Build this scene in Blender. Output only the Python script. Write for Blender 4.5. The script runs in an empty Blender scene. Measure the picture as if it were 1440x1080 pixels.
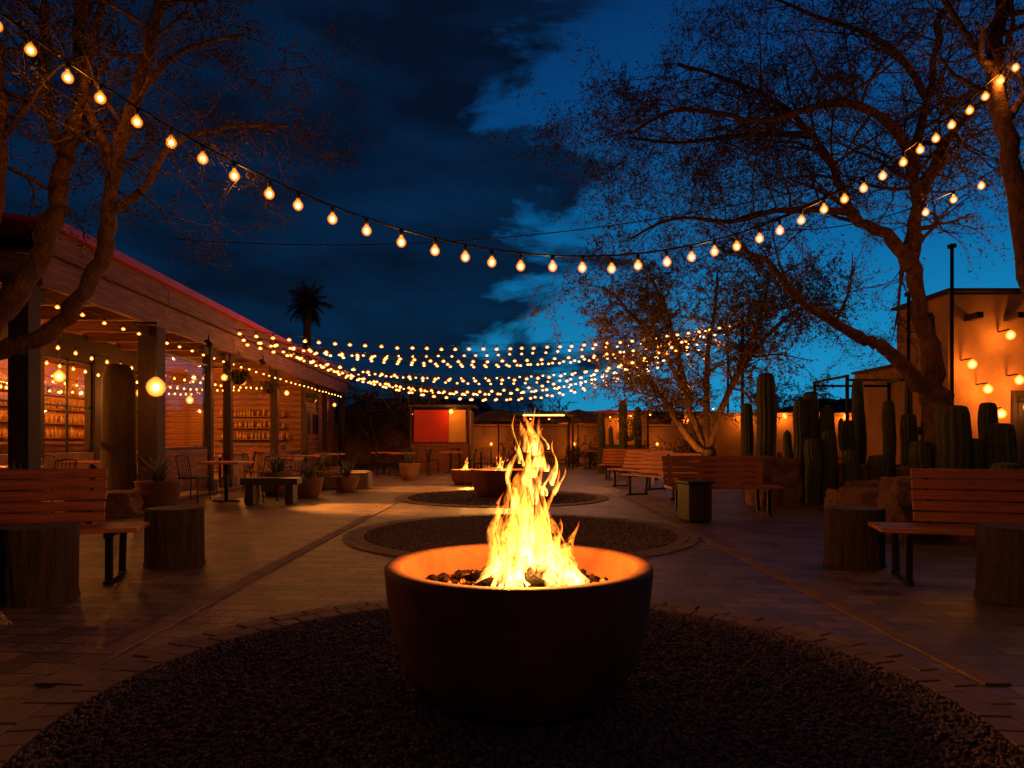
import bpy, bmesh, math, random
import numpy as np
from mathutils import Vector, Matrix, noise
random.seed(7); rng=np.random.default_rng(7)
C=bpy.context; D=bpy.data
sc=C.scene
sc.view_settings.view_transform='Standard'; sc.view_settings.look='None'; sc.view_settings.exposure=0
col=sc.collection

# ---------------------------------------------------------------- materials
def nt(m):
    m.use_nodes=True; return m.node_tree.nodes, m.node_tree.links
def mat(name,c1,c2=None,scale=6,rough=.75,bump=.3,stretch=(1,1,1),metal=0,bscale=None,bdist=.01,spec=.4):
    m=D.materials.new(name); n,l=nt(m); b=n['Principled BSDF']
    c2=c2 or tuple(x*.6 for x in c1)
    tc=n.new('ShaderNodeTexCoord'); mp=n.new('ShaderNodeMapping'); mp.inputs['Scale'].default_value=stretch
    l.new(tc.outputs['Object'],mp.inputs['Vector'])
    nz=n.new('ShaderNodeTexNoise'); nz.inputs['Scale'].default_value=scale; nz.inputs['Detail'].default_value=6; nz.inputs['Roughness'].default_value=.65
    l.new(mp.outputs[0],nz.inputs['Vector'])
    r=n.new('ShaderNodeValToRGB'); r.color_ramp.elements[0].position=.32; r.color_ramp.elements[1].position=.68
    r.color_ramp.elements[0].color=(*c2,1); r.color_ramp.elements[1].color=(*c1,1)
    l.new(nz.outputs['Fac'],r.inputs[0]); l.new(r.outputs[0],b.inputs['Base Color'])
    b.inputs['Roughness'].default_value=rough; b.inputs['Metallic'].default_value=metal
    b.inputs['Specular IOR Level'].default_value=spec
    if bump:
        nb=n.new('ShaderNodeTexNoise'); nb.inputs['Scale'].default_value=bscale or scale*4; nb.inputs['Detail'].default_value=5
        l.new(mp.outputs[0],nb.inputs['Vector'])
        bp=n.new('ShaderNodeBump'); bp.inputs['Strength'].default_value=bump; bp.inputs['Distance'].default_value=bdist
        l.new(nb.outputs['Fac'],bp.inputs['Height']); l.new(bp.outputs[0],b.inputs['Normal'])
    return m
def emis(name,c,s,soft=0):
    m=D.materials.new(name); n,l=nt(m); n.clear()
    e=n.new('ShaderNodeEmission'); e.inputs[0].default_value=(*c,1); e.inputs[1].default_value=s
    if soft:   # emission fades toward the rim so bulbs and globes carry a soft glow
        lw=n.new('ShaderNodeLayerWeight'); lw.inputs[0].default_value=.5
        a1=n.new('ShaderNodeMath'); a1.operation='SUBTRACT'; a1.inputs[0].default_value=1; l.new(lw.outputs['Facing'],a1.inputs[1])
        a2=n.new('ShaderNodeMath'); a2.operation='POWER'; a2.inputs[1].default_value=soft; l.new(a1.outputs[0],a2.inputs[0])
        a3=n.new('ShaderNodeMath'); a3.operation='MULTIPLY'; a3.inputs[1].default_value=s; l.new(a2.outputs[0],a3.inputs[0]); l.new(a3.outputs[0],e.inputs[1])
    t=n.new('ShaderNodeBsdfTransparent'); a=n.new('ShaderNodeAddShader'); o=n.new('ShaderNodeOutputMaterial')
    l.new(e.outputs[0],a.inputs[0]); l.new(t.outputs[0],a.inputs[1]); l.new(a.outputs[0],o.inputs[0])
    m.cycles.emission_sampling='NONE'
    return m
M={}
M['slat']=mat('bench_wood',(.46,.13,.04),(.20,.055,.02),3,.45,.4,(1,14,14))
M['wood']=mat('timber',(.28,.095,.031),(.07,.025,.011),2.5,.7,.8,(6,.7,8))
M['woodx']=mat('timber_cross',(.25,.088,.03),(.07,.025,.011),2.5,.7,.8,(.7,6,8))
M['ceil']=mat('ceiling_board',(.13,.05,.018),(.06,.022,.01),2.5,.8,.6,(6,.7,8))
M['post']=mat('post_wood',(.055,.024,.012),(.02,.010,.006),3,.75,.6,(8,8,.7))
M['bark']=mat('bark',(.075,.04,.024),(.022,.012,.008),5,.9,1,(5,5,.8),bdist=.03)
M['treebark']=mat('tree_bark',(.20,.09,.04),(.05,.024,.013),7,.9,1,(2,2,1),bdist=.03)
M['stumptop']=mat('stump_top',(.10,.055,.032),(.045,.027,.016),8,.8,.4)
M['black']=mat('black_metal',(.02,.02,.02),(.012,.012,.012),10,.45,.1,metal=.6)
M['bowl']=mat('corten_bowl',(.22,.074,.022),(.09,.031,.012),4,.75,.5,bscale=45,bdist=.004,spec=.25)
M['red']=mat('red_metal',(.50,.018,.01),(.35,.012,.008),2,.5,.1)
M['stucco']=mat('adobe_stucco',(.45,.22,.09),(.28,.135,.055),1.5,.9,.4,bscale=40)
M['stucco2']=mat('adobe_dark',(.30,.145,.07),(.17,.085,.045),1.5,.9,.4,bscale=40)
M['rock']=mat('sandstone',(.26,.125,.065),(.09,.045,.025),4,.95,1,bdist=.05,bscale=9)
M['lava']=mat('lava_rock',(.016,.006,.004),(.006,.003,.002),20,.95,.6,spec=.08)
M['char']=mat('charred_log',(.02,.012,.008),(.008,.006,.005),15,.9,.8,spec=.1)
M['pebble']=mat('pebble',(.20,.12,.10),(.04,.026,.022),25,.7,.2)
M['gravelbed']=mat('gravel_bed',(.075,.048,.042),(.025,.017,.015),60,.9,.8,bscale=90)
M['paver']=mat('paver_edge',(.20,.115,.078),(.09,.053,.038),4,.75,.5,bscale=40,bdist=.004)
M['cactus']=mat('cactus_green',(.07,.075,.025),(.035,.04,.015),8,.7,.3)
M['leaf']=mat('mesquite_leaf',(.055,.042,.018),(.03,.024,.010),3,.8,0)
M['leafwarm']=mat('leaf_warm_lit',(.22,.14,.035),(.10,.07,.02),3,.8,0)  # lighter yellow puts the warm lamplight into the leaf colour
M['dirt']=mat('dirt',(.16,.11,.08),(.09,.06,.045),.6,.95,.5)
M['hill']=mat('hill',(.05,.045,.05),(.03,.03,.035),.02,1,0)
M['conc']=mat('concrete',(.17,.11,.075),(.09,.06,.042),4,.85,.3)
M['clay']=mat('clay_pot',(.20,.085,.04),(.11,.045,.022),4,.8,.3)
M['dark']=mat('dark_paint',(.035,.026,.021),(.018,.014,.011),4,.6,.1)
M['bottle']=mat('bottle_glass',(.60,.26,.03),(.06,.12,.05),14,.15,0)
M['cable']=mat('cable_rubber',(.012,.012,.012),(.008,.008,.008),10,.6,0)
M['yellow']=mat('yellow_panel',(.55,.3,.06),(.45,.24,.05),2,.6,.1)
M['canvas']=mat('umbrella_canvas',(.10,.06,.04),(.06,.035,.025),3,.9,.2)
M['core']=emis('bulb_core',(1,.56,.11),5.5,.6)
M['shell']=emis('bulb_glass',(1,.21,.016),2.0,1.9)  # oversized emissive shell, stands in for the glow around each bulb
M['globe']=emis('lamp_globe',(1,.28,.03),2.2,1.6)
M['ember']=emis('ember',(1,.11,.006),1.5)
M['striplamp']=emis('strip_lamp',(1,.45,.09),3)
def glassmat():
    m=D.materials.new('window_glass'); n,l=nt(m); n.clear()
    t=n.new('ShaderNodeBsdfTransparent'); t.inputs[0].default_value=(.85,.82,.78,1)
    g=n.new('ShaderNodeBsdfGlossy'); g.inputs['Roughness'].default_value=.02
    lw=n.new('ShaderNodeFresnel'); lw.inputs[0].default_value=1.45
    mx=n.new('ShaderNodeMixShader'); o=n.new('ShaderNodeOutputMaterial')
    l.new(lw.outputs[0],mx.inputs[0]); l.new(t.outputs[0],mx.inputs[1]); l.new(g.outputs[0],mx.inputs[2]); l.new(mx.outputs[0],o.inputs[0])
    return m
M['glass']=glassmat()
def pavermat():
    m=D.materials.new('paving_bricks'); n,l=nt(m); b=n['Principled BSDF']
    tc=n.new('ShaderNodeTexCoord'); mp=n.new('ShaderNodeMapping'); mp.inputs['Rotation'].default_value=(0,0,math.radians(4))
    l.new(tc.outputs['Object'],mp.inputs['Vector'])
    nw=n.new('ShaderNodeTexNoise'); nw.inputs['Scale'].default_value=1.3
    l.new(mp.outputs[0],nw.inputs['Vector'])
    va=n.new('ShaderNodeMixRGB'); va.blend_type='LINEAR_LIGHT'; va.inputs[0].default_value=.02
    l.new(mp.outputs[0],va.inputs[1]); l.new(nw.outputs['Color'],va.inputs[2])
    br=n.new('ShaderNodeTexBrick'); br.inputs['Scale'].default_value=1; br.inputs['Brick Width'].default_value=.32; br.inputs['Row Height'].default_value=.16
    br.inputs['Mortar Size'].default_value=.008; br.inputs['Mortar Smooth'].default_value=.3; br.inputs['Bias'].default_value=0
    br.inputs['Color1'].default_value=(.225,.135,.09,1); br.inputs['Color2'].default_value=(.075,.045,.032,1); br.inputs['Mortar'].default_value=(.02,.013,.011,1)
    l.new(va.outputs[0],br.inputs['Vector'])
    nz=n.new('ShaderNodeTexNoise'); nz.inputs['Scale'].default_value=.9; nz.inputs['Detail'].default_value=8; nz.inputs['Roughness'].default_value=.7
    l.new(tc.outputs['Object'],nz.inputs['Vector'])
    rm=n.new('ShaderNodeValToRGB'); rm.color_ramp.elements[0].position=.3; rm.color_ramp.elements[0].color=(.34,.31,.3,1); rm.color_ramp.elements[1].position=.7; rm.color_ramp.elements[1].color=(1.2,1.15,1.1,1)
    l.new(nz.outputs['Fac'],rm.inputs[0])
    mu=n.new('ShaderNodeMixRGB'); mu.blend_type='MULTIPLY'; mu.inputs[0].default_value=1
    l.new(br.outputs['Color'],mu.inputs[1]); l.new(rm.outputs[0],mu.inputs[2]); l.new(mu.outputs[0],b.inputs['Base Color'])
    b.inputs['Roughness'].default_value=.45
    n2=n.new('ShaderNodeTexNoise'); n2.inputs['Scale'].default_value=30; n2.inputs['Detail'].default_value=6
    l.new(tc.outputs['Object'],n2.inputs['Vector'])
    ad=n.new('ShaderNodeMath'); ad.operation='MULTIPLY_ADD'; ad.inputs[1].default_value=-1.5
    l.new(br.outputs['Fac'],ad.inputs[0]); l.new(n2.outputs['Fac'],ad.inputs[2])
    bp=n.new('ShaderNodeBump'); bp.inputs['Strength'].default_value=.9; bp.inputs['Distance'].default_value=.012
    l.new(ad.outputs[0],bp.inputs['Height']); l.new(bp.outputs[0],b.inputs['Normal'])
    return m
M['paving']=pavermat()
def flamemat():
    m=D.materials.new('flame'); n,l=nt(m); n.clear()
    uv=n.new('ShaderNodeUVMap'); sp=n.new('ShaderNodeSeparateXYZ'); l.new(uv.outputs[0],sp.inputs[0])
    a=n.new('ShaderNodeMath'); a.operation='MULTIPLY_ADD'; a.inputs[1].default_value=2; a.inputs[2].default_value=-1; l.new(sp.outputs[0],a.inputs[0])
    b=n.new('ShaderNodeMath'); b.operation='MULTIPLY'; l.new(a.outputs[0],b.inputs[0]); l.new(a.outputs[0],b.inputs[1])
    c=n.new('ShaderNodeMath'); c.operation='SUBTRACT'; c.inputs[0].default_value=1; c.use_clamp=True; l.new(b.outputs[0],c.inputs[1])
    tc=n.new('ShaderNodeTexCoord'); mp=n.new('ShaderNodeMapping'); mp.inputs['Scale'].default_value=(26,26,7); l.new(tc.outputs['Object'],mp.inputs[0])
    nz=n.new('ShaderNodeTexNoise'); nz.inputs['Scale'].default_value=1; nz.inputs['Detail'].default_value=3; nz.inputs['Distortion'].default_value=1.4; l.new(mp.outputs[0],nz.inputs['Vector'])
    nr=n.new('ShaderNodeMapRange'); nr.inputs[1].default_value=.40; nr.inputs[2].default_value=.60; nr.inputs[3].default_value=.05; nr.inputs[4].default_value=1.5; l.new(nz.outputs['Fac'],nr.inputs[0])
    r=n.new('ShaderNodeValToRGB'); e=r.color_ramp.elements
    e[0].position=0; e[0].color=(1,.42,.08,1); e[1].position=1; e[1].color=(1,.12,.006,1)
    k=e.new(.45); k.color=(1,.30,.03,1); l.new(sp.outputs[1],r.inputs[0])
    s=n.new('ShaderNodeMapRange'); s.inputs[1].default_value=0; s.inputs[2].default_value=1; s.inputs[3].default_value=3.4; s.inputs[4].default_value=1.1; l.new(sp.outputs[1],s.inputs[0])
    m1=n.new('ShaderNodeMath'); m1.operation='MULTIPLY'; l.new(c.outputs[0],m1.inputs[0]); l.new(nr.outputs[0],m1.inputs[1])
    m2=n.new('ShaderNodeMath'); m2.operation='MULTIPLY'; l.new(m1.outputs[0],m2.inputs[0]); l.new(s.outputs[0],m2.inputs[1])
    em=n.new('ShaderNodeEmission'); l.new(r.outputs[0],em.inputs[0]); l.new(m2.outputs[0],em.inputs[1])
    t=n.new('ShaderNodeBsdfTransparent'); ad=n.new('ShaderNodeAddShader'); o=n.new('ShaderNodeOutputMaterial')
    l.new(em.outputs[0],ad.inputs[0]); l.new(t.outputs[0],ad.inputs[1]); l.new(ad.outputs[0],o.inputs[0])
    m.cycles.emission_sampling='NONE'
    return m
M['flame']=flamemat()

# ---------------------------------------------------------------- helpers
WARM=(1,.30,.042)
def root(name,loc=(0,0,0),rz=0):
    o=D.objects.new(name,None); o.location=loc; o.rotation_euler=(0,0,rz); o.empty_display_size=.2; col.objects.link(o); return o
def add(name,verts,faces,m,parent=None,smooth=False,loc=(0,0,0),rot=(0,0,0)):
    me=D.meshes.new(name); me.from_pydata([tuple(v) for v in verts],[],[tuple(f) for f in faces]); me.update()
    if smooth: me.polygons.foreach_set('use_smooth',[True]*len(me.polygons))
    for x in (m if isinstance(m,(list,tuple)) else [m]): me.materials.append(x)
    o=D.objects.new(name,me); col.objects.link(o); o.location=loc; o.rotation_euler=rot
    if parent: o.parent=parent
    return o
def box(name,size,loc,m,parent=None,rot=(0,0,0),bev=.006):
    bm=bmesh.new(); bmesh.ops.create_cube(bm,size=1)
    bmesh.ops.scale(bm,vec=size,verts=bm.verts)
    if bev: bmesh.ops.bevel(bm,geom=bm.edges[:],offset=min(bev,min(size)*.3),segments=1,affect='EDGES')
    me=D.meshes.new(name); bm.to_mesh(me); bm.free(); me.materials.append(m)
    o=D.objects.new(name,me); col.objects.link(o); o.location=loc; o.rotation_euler=rot
    if parent: o.parent=parent
    return o
def lathe(name,prof,m,parent=None,loc=(0,0,0),seg=32,smooth=True):
    v=[];f=[];n=len(prof)
    for i in range(seg):
        a=2*math.pi*i/seg
        for r,z in prof: v.append((r*math.cos(a),r*math.sin(a),z))
    for i in range(seg):
        j=(i+1)%seg
        for k in range(n-1): f.append((i*n+k,j*n+k,j*n+k+1,i*n+k+1))
    return add(name,v,f,m,parent,smooth,loc)
class Tubes:
    def __init__(s): s.v=[];s.f=[]
    def tube(s,pts,rad,sides=6):
        base=len(s.v); n=len(pts)
        for i,p in enumerate(pts):
            p=Vector(p); a=Vector(pts[max(0,i-1)]); b=Vector(pts[min(n-1,i+1)]); t=(b-a)
            t=t.normalized() if t.length>1e-6 else Vector((0,0,1))
            u=t.cross(Vector((.13,.97,.2))); 
            if u.length<.1: u=t.cross(Vector((1,0,0)))
            u.normalize(); w=t.cross(u); r=rad[i] if hasattr(rad,'__len__') else rad
            for k in range(sides):
                an=2*math.pi*k/sides; q=p+(u*math.cos(an)+w*math.sin(an))*r; s.v.append(q)
        for i in range(n-1):
            for k in range(sides):
                k2=(k+1)%sides; s.f.append((base+i*sides+k,base+i*sides+k2,base+(i+1)*sides+k2,base+(i+1)*sides+k))
        s.f.append(tuple(base+k for k in range(sides))[::-1]); s.f.append(tuple(base+(n-1)*sides+k for k in range(sides)))
    def obj(s,name,m,parent=None,smooth=True,**k): return add(name,s.v,s.f,m,parent,smooth,**k)
def smoothline(pts,n=4):
    P=[Vector(p) for p in pts]; out=[]
    for i in range(len(P)-1):
        p0=P[max(0,i-1)];p1=P[i];p2=P[i+1];p3=P[min(len(P)-1,i+2)]
        for k in range(n):
            t=k/n
            out.append(.5*((2*p1)+(p2-p0)*t+(2*p0-5*p1+4*p2-p3)*t*t+(3*p1-p0-3*p2+p3)*t**3))
    out.append(P[-1]); return out
def lamp(name,loc,power,parent=None,r=.03,c=WARM):
    L=D.lights.new(name,'POINT'); L.energy=power; L.color=c; L.shadow_soft_size=r
    o=D.objects.new(name,L); col.objects.link(o); o.location=loc
    if parent: o.parent=parent
    return o
def spotlight(name,loc,target,power,angle,c=(1,.36,.06),blend=.8):
    """small can fixture with a spot lamp in its mouth"""
    g=root(name,loc); d=(Vector(target)-Vector(loc)).normalized(); q=d.to_track_quat('-Z','Y')
    can=lathe('can',[(0,.10),(.045,.10),(.055,.08),(.06,-.04),(.052,-.04),(.048,.06),(0,.06)],M['black'],g,seg=16); can.rotation_mode='QUATERNION'; can.rotation_quaternion=q
    box('bracket',(.03,.03,.12),(0,0,.12 if loc[2]>1 else -.06),M['black'],g)
    L=D.lights.new(name+'_beam','SPOT'); L.energy=power; L.color=c; L.spot_size=math.radians(angle); L.spot_blend=blend; L.shadow_soft_size=.03
    o=D.objects.new(name+'_beam',L); col.objects.link(o); o.parent=g; o.location=d*.08; o.rotation_mode='QUATERNION'; o.rotation_quaternion=q
    return g

# ---------------------------------------------------------------- ground
add('ground',[(-1500,-300,-.01),(1500,-300,-.01),(1500,2500,-.01),(-1500,2500,-.01)],[(0,1,2,3)],M['dirt'])
add('patio_paving',[(-14,-6,0),(14,-6,0),(14,34,0),(-14,34,0)],[(0,1,2,3)],M['paving'])
def icosa():
    bm=bmesh.new(); bmesh.ops.create_icosphere(bm,subdivisions=1,radius=1); v=np.array([x.co[:] for x in bm.verts]); f=np.array([[q.index for q in p.verts] for p in bm.faces]); bm.free(); return v,f
IV,IF=icosa()
def pebbles(name,cx,cy,R,n,r0,r1,z,m,parent=None,mound=0):
    rad=R*np.sqrt(rng.random(n)); an=rng.random(n)*2*np.pi
    P=np.stack([cx+rad*np.cos(an),cy+rad*np.sin(an),z+rng.random(n)*r1*.7+mound*(1-rad/R)],1)
    s=rng.uniform(r0,r1,(n,1,1))*rng.uniform(.6,1.25,(n,1,3))
    jit=1+rng.uniform(-.22,.22,(n,len(IV),1))
    V=IV[None]*jit*s
    a=rng.random(n)*np.pi; ca,sa=np.cos(a)[:,None],np.sin(a)[:,None]
    x=V[:,:,0]*ca-V[:,:,1]*sa; y=V[:,:,0]*sa+V[:,:,1]*ca
    V=np.stack([x,y,V[:,:,2]],2)+P[:,None,:]
    F=IF[None]+(np.arange(n)*len(IV))[:,None,None]
    V=V.reshape(-1,3);F=F.reshape(-1,3)
    me=D.meshes.new(name); me.vertices.add(len(V)); me.vertices.foreach_set('co',V.ravel()); me.loops.add(F.size); me.loops.foreach_set('vertex_index',F.ravel().astype(np.int32))
    me.polygons.add(len(F)); me.polygons.foreach_set('loop_start',np.arange(0,F.size,3,dtype=np.int32)); me.update(calc_edges=True); me.validate()
    me.materials.append(m); o=D.objects.new(name,me); col.objects.link(o)
    if parent:o.parent=parent
    return o
def disc(name,cx,cy,R,z,m,parent=None):
    v=[(cx+R*math.cos(2*math.pi*i/96),cy+R*math.sin(2*math.pi*i/96),z) for i in range(96)]
    return add(name,v,[tuple(range(96))],m,parent)
def bricks_ring(T,cx,cy,r0,r1,n):
    for i in range(n):
        a0=2*math.pi*(i+.03)/n; a1=2*math.pi*(i+.97)/n; h=.016+random.uniform(-.003,.004)
        q=[(cx+r*math.cos(a),cy+r*math.sin(a)) for r,a in((r0,a0),(r1,a0),(r1,a1),(r0,a1))]
        b=len(T.v); T.v+= [Vector((x,y,.0)) for x,y in q]
        cxm=sum(x for x,y in q)/4; cym=sum(y for x,y in q)/4
        T.v+=[Vector((x,y,h-.004)) for x,y in q]; T.v+=[Vector((cxm+(x-cxm)*.94,cym+(y-cym)*.94,h)) for x,y in q]
        for s in (0,4):
            for k in range(4):
                k2=(k+1)%4; T.f.append((b+s+k,b+s+k2,b+s+4+k2,b+s+4+k))
        T.f.append((b+8,b+9,b+10,b+11))
circles=[(0.03,2.95,1.9,42000,.006,.0125),(0.1,8.5,1.9,16000,.010,.018),(-.2,13.9,1.9,6000,.014,.024)]
for cx,cy,R,n,a,b in circles:
    g=root('gravel_circle'); disc('gravel_bed',cx,cy,R,.004,M['gravelbed'],g); pebbles('gravel',cx,cy,R-.01,n,a,b,.006,M['pebble'],g)
    T=Tubes(); bricks_ring(T,cx,cy,R,R+.13,88); bricks_ring(T,cx,cy,R+.135,R+.25,60); e=T.obj('brick_edging',M['paver'],g,False)
def band(x,y0,y1):
    T=Tubes(); y=y0
    while y<y1:
        q=[(x-.06,y+.003),(x+.06,y+.003),(x+.06,y+.217),(x-.06,y+.217)]; h=.012+random.uniform(-.002,.003)
        b=len(T.v); T.v+=[Vector((px,py,0)) for px,py in q]+[Vector((px,py,h)) for px,py in q]
        for k in range(4): T.f.append((b+k,b+(k+1)%4,b+4+(k+1)%4,b+4+k))
        T.f.append((b+4,b+5,b+6,b+7)); y+=.22
    T.obj('paver_band',M['paver'],None,False)
for s in (-1,1): band(s*2.23+.05,3.2,14)

# ---------------------------------------------------------------- fire pits
def tongue(V,F,U,bx,by,z0,h,w,az,sway,seed,lean=0,conv=.65):
    rs=random.Random(seed); n=24; m=4; b=len(V)
    ph=rs.uniform(0,6.28); ph2=rs.uniform(0,6.28); fr=rs.uniform(3,6.5); lx=rs.uniform(-.15,.2)+lean; ly=rs.uniform(-.12,.12)
    for i in range(n+1):
        v=i/n; z=z0+h*v
        ox=bx*(1-conv*v)+lx*h*v*v+sway*v*(math.sin(fr*v+ph)-math.sin(ph)); oy=by*(1-conv*v)+ly*h*v*v+sway*v*(math.cos(fr*.8*v+ph2)-math.cos(ph2))
        ww=w*(math.sin(math.pi*min(1,(v*.93+.07)**.55)))*(1+.3*math.sin(9*v+ph))
        a=az+1.0*v*math.sin(ph2+3*v)
        for k in range(m+1):
            u=k/m-.5
            V.append((ox+math.cos(a)*u*ww-math.sin(a)*ww*.35*(u*u*4-.5),oy+math.sin(a)*u*ww+math.cos(a)*ww*.35*(u*u*4-.5),z)); U.append((k/m,v))
    for i in range(n):
        for k in range(m): F.append((b+i*(m+1)+k,b+i*(m+1)+k+1,b+(i+1)*(m+1)+k+1,b+(i+1)*(m+1)+k))
def flames(name,parent,r,h,n,z0,cx=0,cy=0,seed=0):
    V=[];F=[];U=[];rs=random.Random(seed)
    for i in range(n):
        a=rs.uniform(0,6.28); q=r*math.sqrt(rs.random()); t=1-.66*(q/r)
        hh=h*t*rs.uniform(.45,.92)
        if i<3: hh=h*(.98-.13*i); q*=.4
        tongue(V,F,U,q*math.cos(a),q*math.sin(a)*.8,z0,hh,rs.uniform(.065,.15)*h/.7,rs.uniform(0,3.14),.06*h,seed*100+i,conv=.5)
    for i in range(n//3):   # low licks at the rim of the fire bed
        a=rs.uniform(2.2,4.2) if i%2 else rs.uniform(0,6.28); q=r*rs.uniform(.8,1.2)
        tongue(V,F,U,q*math.cos(a),q*math.sin(a)*.8,z0,h*rs.uniform(.14,.32),rs.uniform(.06,.11)*h/.7,rs.uniform(0,3.14),.05*h,seed*100+80+i,lean=.3*math.cos(a)*-1)
    for i in range(n//2):   # thin wisps
        a=rs.uniform(0,6.28); q=r*.5*rs.random()
        tongue(V,F,U,q*math.cos(a)+.015,q*math.sin(a),z0+h*rs.uniform(.4,.76),h*rs.uniform(.12,.3),rs.uniform(.02,.05)*h/.7,rs.uniform(0,3.14),.03*h,seed*100+150+i,conv=0)
    me=D.meshes.new(name); me.from_pydata(V,[],F); uvl=me.uv_layers.new(name='UVMap')
    idx=np.zeros(len(me.loops),dtype=np.int32); me.loops.foreach_get('vertex_index',idx); uvl.data.foreach_set('uv',np.array(U)[idx].ravel())
    me.polygons.foreach_set('use_smooth',[True]*len(me.polygons)); me.materials.append(M['flame'])
    o=D.objects.new(name,me); col.objects.link(o); o.location=(cx,cy,0); o.parent=parent; return o
def firepit(x,y,s,fh,power,n,seed):
    g=root('fire_pit',(x,y,0))
    pr=[(0,0),(.33,0),(.40,.02),(.47,.08),(.52,.17),(.56,.29),(.585,.43),(.6,.57),(.6,.59),(.592,.6),(.535,.6),(.527,.592),(.515,.54),(.5,.44),(0,.44)]
    lathe('bowl',[(r*s,z*s) for r,z in pr],M['bowl'],g,seg=72)
    pebbles('lava_rocks',0,0,.47*s,420,.014*s,.03*s,.47*s,M['lava'],g,mound=.03*s)
    pebbles('embers',.03*s,0,.40*s,170,.008*s,.016*s,.485*s,M['ember'],g,mound=.035*s)
    T=Tubes()
    for i in range(7):
        a=i*2.4+.5; T.tube([(math.cos(a)*.26*s,math.sin(a)*.26*s,.5*s),(math.cos(a)*.1*s,math.sin(a)*.12*s,.55*s),(math.cos(a+2.9)*.05*s,math.sin(a+2.9)*.06*s,.62*s)],[.025*s,.03*s,.018*s],7)
    T.obj('logs',M['char'],g)
    flames('flames',g,.24*s,fh,n,.5*s,.05*s,0,seed)
    lamp('fire_glow',(.04,0,.82*s),power,g,.10*s,(1,.36,.06))
    lamp('ember_glow',(-.05,-.08*s,.62*s),power*.25,g,.05*s,(1,.38,.06))
firepit(.03,3.1,1,.83,115,46,3)
firepit(-.27,13.9,.95,.42,130,16,5)
firepit(-1.25,18.2,.65,.42,110,12,8)

# ---------------------------------------------------------------- benches, stumps
def bench(x,y,rz,L=1.9,cut=0):
    g=root('slatted_bench',(x,y,0),rz)   # faces local -Y ; cut shortens the backrest at one end
    Lb=L-abs(cut); xo=cut/2
    for i in range(4): box('seat_slat',(L+random.uniform(-.01,.01),.115,.035),(0,-.22+i*.125,.43+random.uniform(-.002,.002)),M['slat'],g)
    for i in range(5): box('back_slat',(Lb+random.uniform(-.01,.01),.028,.082),(xo,.235+.028*i,.50+i*.092),M['slat'],g,rot=(-.28,0,0))
    for sx in (-L/2+.22,L/2-.22):
        box('leg_front',(.05,.05,.40),(sx,-.2,.2),M['black'],g); box('leg_back',(.05,.05,.42),(sx,.24,.2),M['black'],g,rot=(-.12,0,0))
        box('seat_rail',(.05,.5,.04),(sx,-.02,.393),M['black'],g); box('foot_rail',(.05,.56,.03),(sx,.0,.016),M['black'],g)
    for sx in (-Lb/2+.12,Lb/2-.12): box('back_support',(.045,.03,.56),(sx+xo,.318,.66),M['black'],g,rot=(-.28,0,0))
    return g
bench(4.05,5.45,math.radians(-17),2.1,.36)
bench(-4.1,5.45,math.radians(17),2.1,-.36)
bench(3.3,10.7,math.radians(2),1.75,-.15)
bench(3.0,14.0,math.radians(-62),1.8)
bench(3.1,16.8,math.radians(-62),1.8)
bench(3.6,20.5,math.radians(-20),1.9)
def stump(x,y,r=.25,h=.53):
    g=root('stump_table',(x,y,0)); v=[];f=[];S=96; zs=[0,.04,.2,.35,h-.02,h]
    sd=random.random()*50
    for j,z in enumerate(zs):
        for i in range(S):
            a=2*math.pi*i/S; rr=r*(1+.05*noise.noise(Vector((math.cos(a)*2+sd,math.sin(a)*2,z)))+.06*noise.noise(Vector((math.cos(a)*9,math.sin(a)*9+sd,z*1.5)))+.05*noise.noise(Vector((math.cos(a)*20,math.sin(a)*20+sd,z*2))))
            if j==0: rr*=1.05
            if j==len(zs)-1: rr*=.955
            v.append((rr*math.cos(a),rr*math.sin(a),z))
    for j in range(len(zs)-1):
        for i in range(S): f.append((j*S+i,j*S+(i+1)%S,(j+1)*S+(i+1)%S,(j+1)*S+i))
    add('bark',v,f,M['bark'],g,True)
    top=v[-S:]; add('top',[(a*1.0,b,h) for a,b,_ in top],[tuple(range(S))],M['stumptop'],g)
for p in [(3.18,6.35),(3.68,4.97),(-3.14,6.35),(-3.45,4.97)]: stump(*p)
g=root('side_table',(2.62,9.8,0),.25); box('body',(.36,.36,.53),(0,0,.28),M['dark'],g,bev=.015); box('top',(.42,.42,.035),(0,0,.565),M['dark'],g); box('plinth',(.3,.3,.03),(0,0,.015),M['black'],g)
for i in range(3): box('front_batten',(.09,.012,.48),(-.12+i*.12,-.187,.28),M['post'],g,bev=.003)

# ---------------------------------------------------------------- left restaurant pavilion
B=root('restaurant_pavilion',(-6.2,9,0),math.radians(2.75))
Lb=21.2
def bb(n,s,l,m,**k): return box(n,s,l,M[m],B,**k)
y=0
for i in range(6):
    L=3.53; bb('fascia_beam',(.10,L-.008,.42),(-.05+random.uniform(-.006,.006),y+L/2,3.42),'wood'); bb('fascia_board',(.06,L-.008,.33),(0.035+random.uniform(-.004,.004),y+L/2,3.82),'wood'); y+=L
bb('red_roof_edge',(.16,Lb+.2,.13),(.07,Lb/2,4.05),'red')
add('roof',[(.12,-.1,4.06),(-7,-.1,4.9),(-7,Lb+.1,4.9),(.12,Lb+.1,4.06),(.12,-.1,4.0),(-7,-.1,4.8),(-7,Lb+.1,4.8),(.12,Lb+.1,4.0)],[(0,3,2,1),(4,5,6,7),(0,1,5,4),(2,3,7,6)],M['red'],B)
bb('gable_beam',(7,.12,.36),(-3.6,-.02,3.4),'woodx'); bb('gable_trim',(7,.05,.26),(-3.6,-.1,3.85),'woodx',rot=(0,.115,0))
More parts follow.
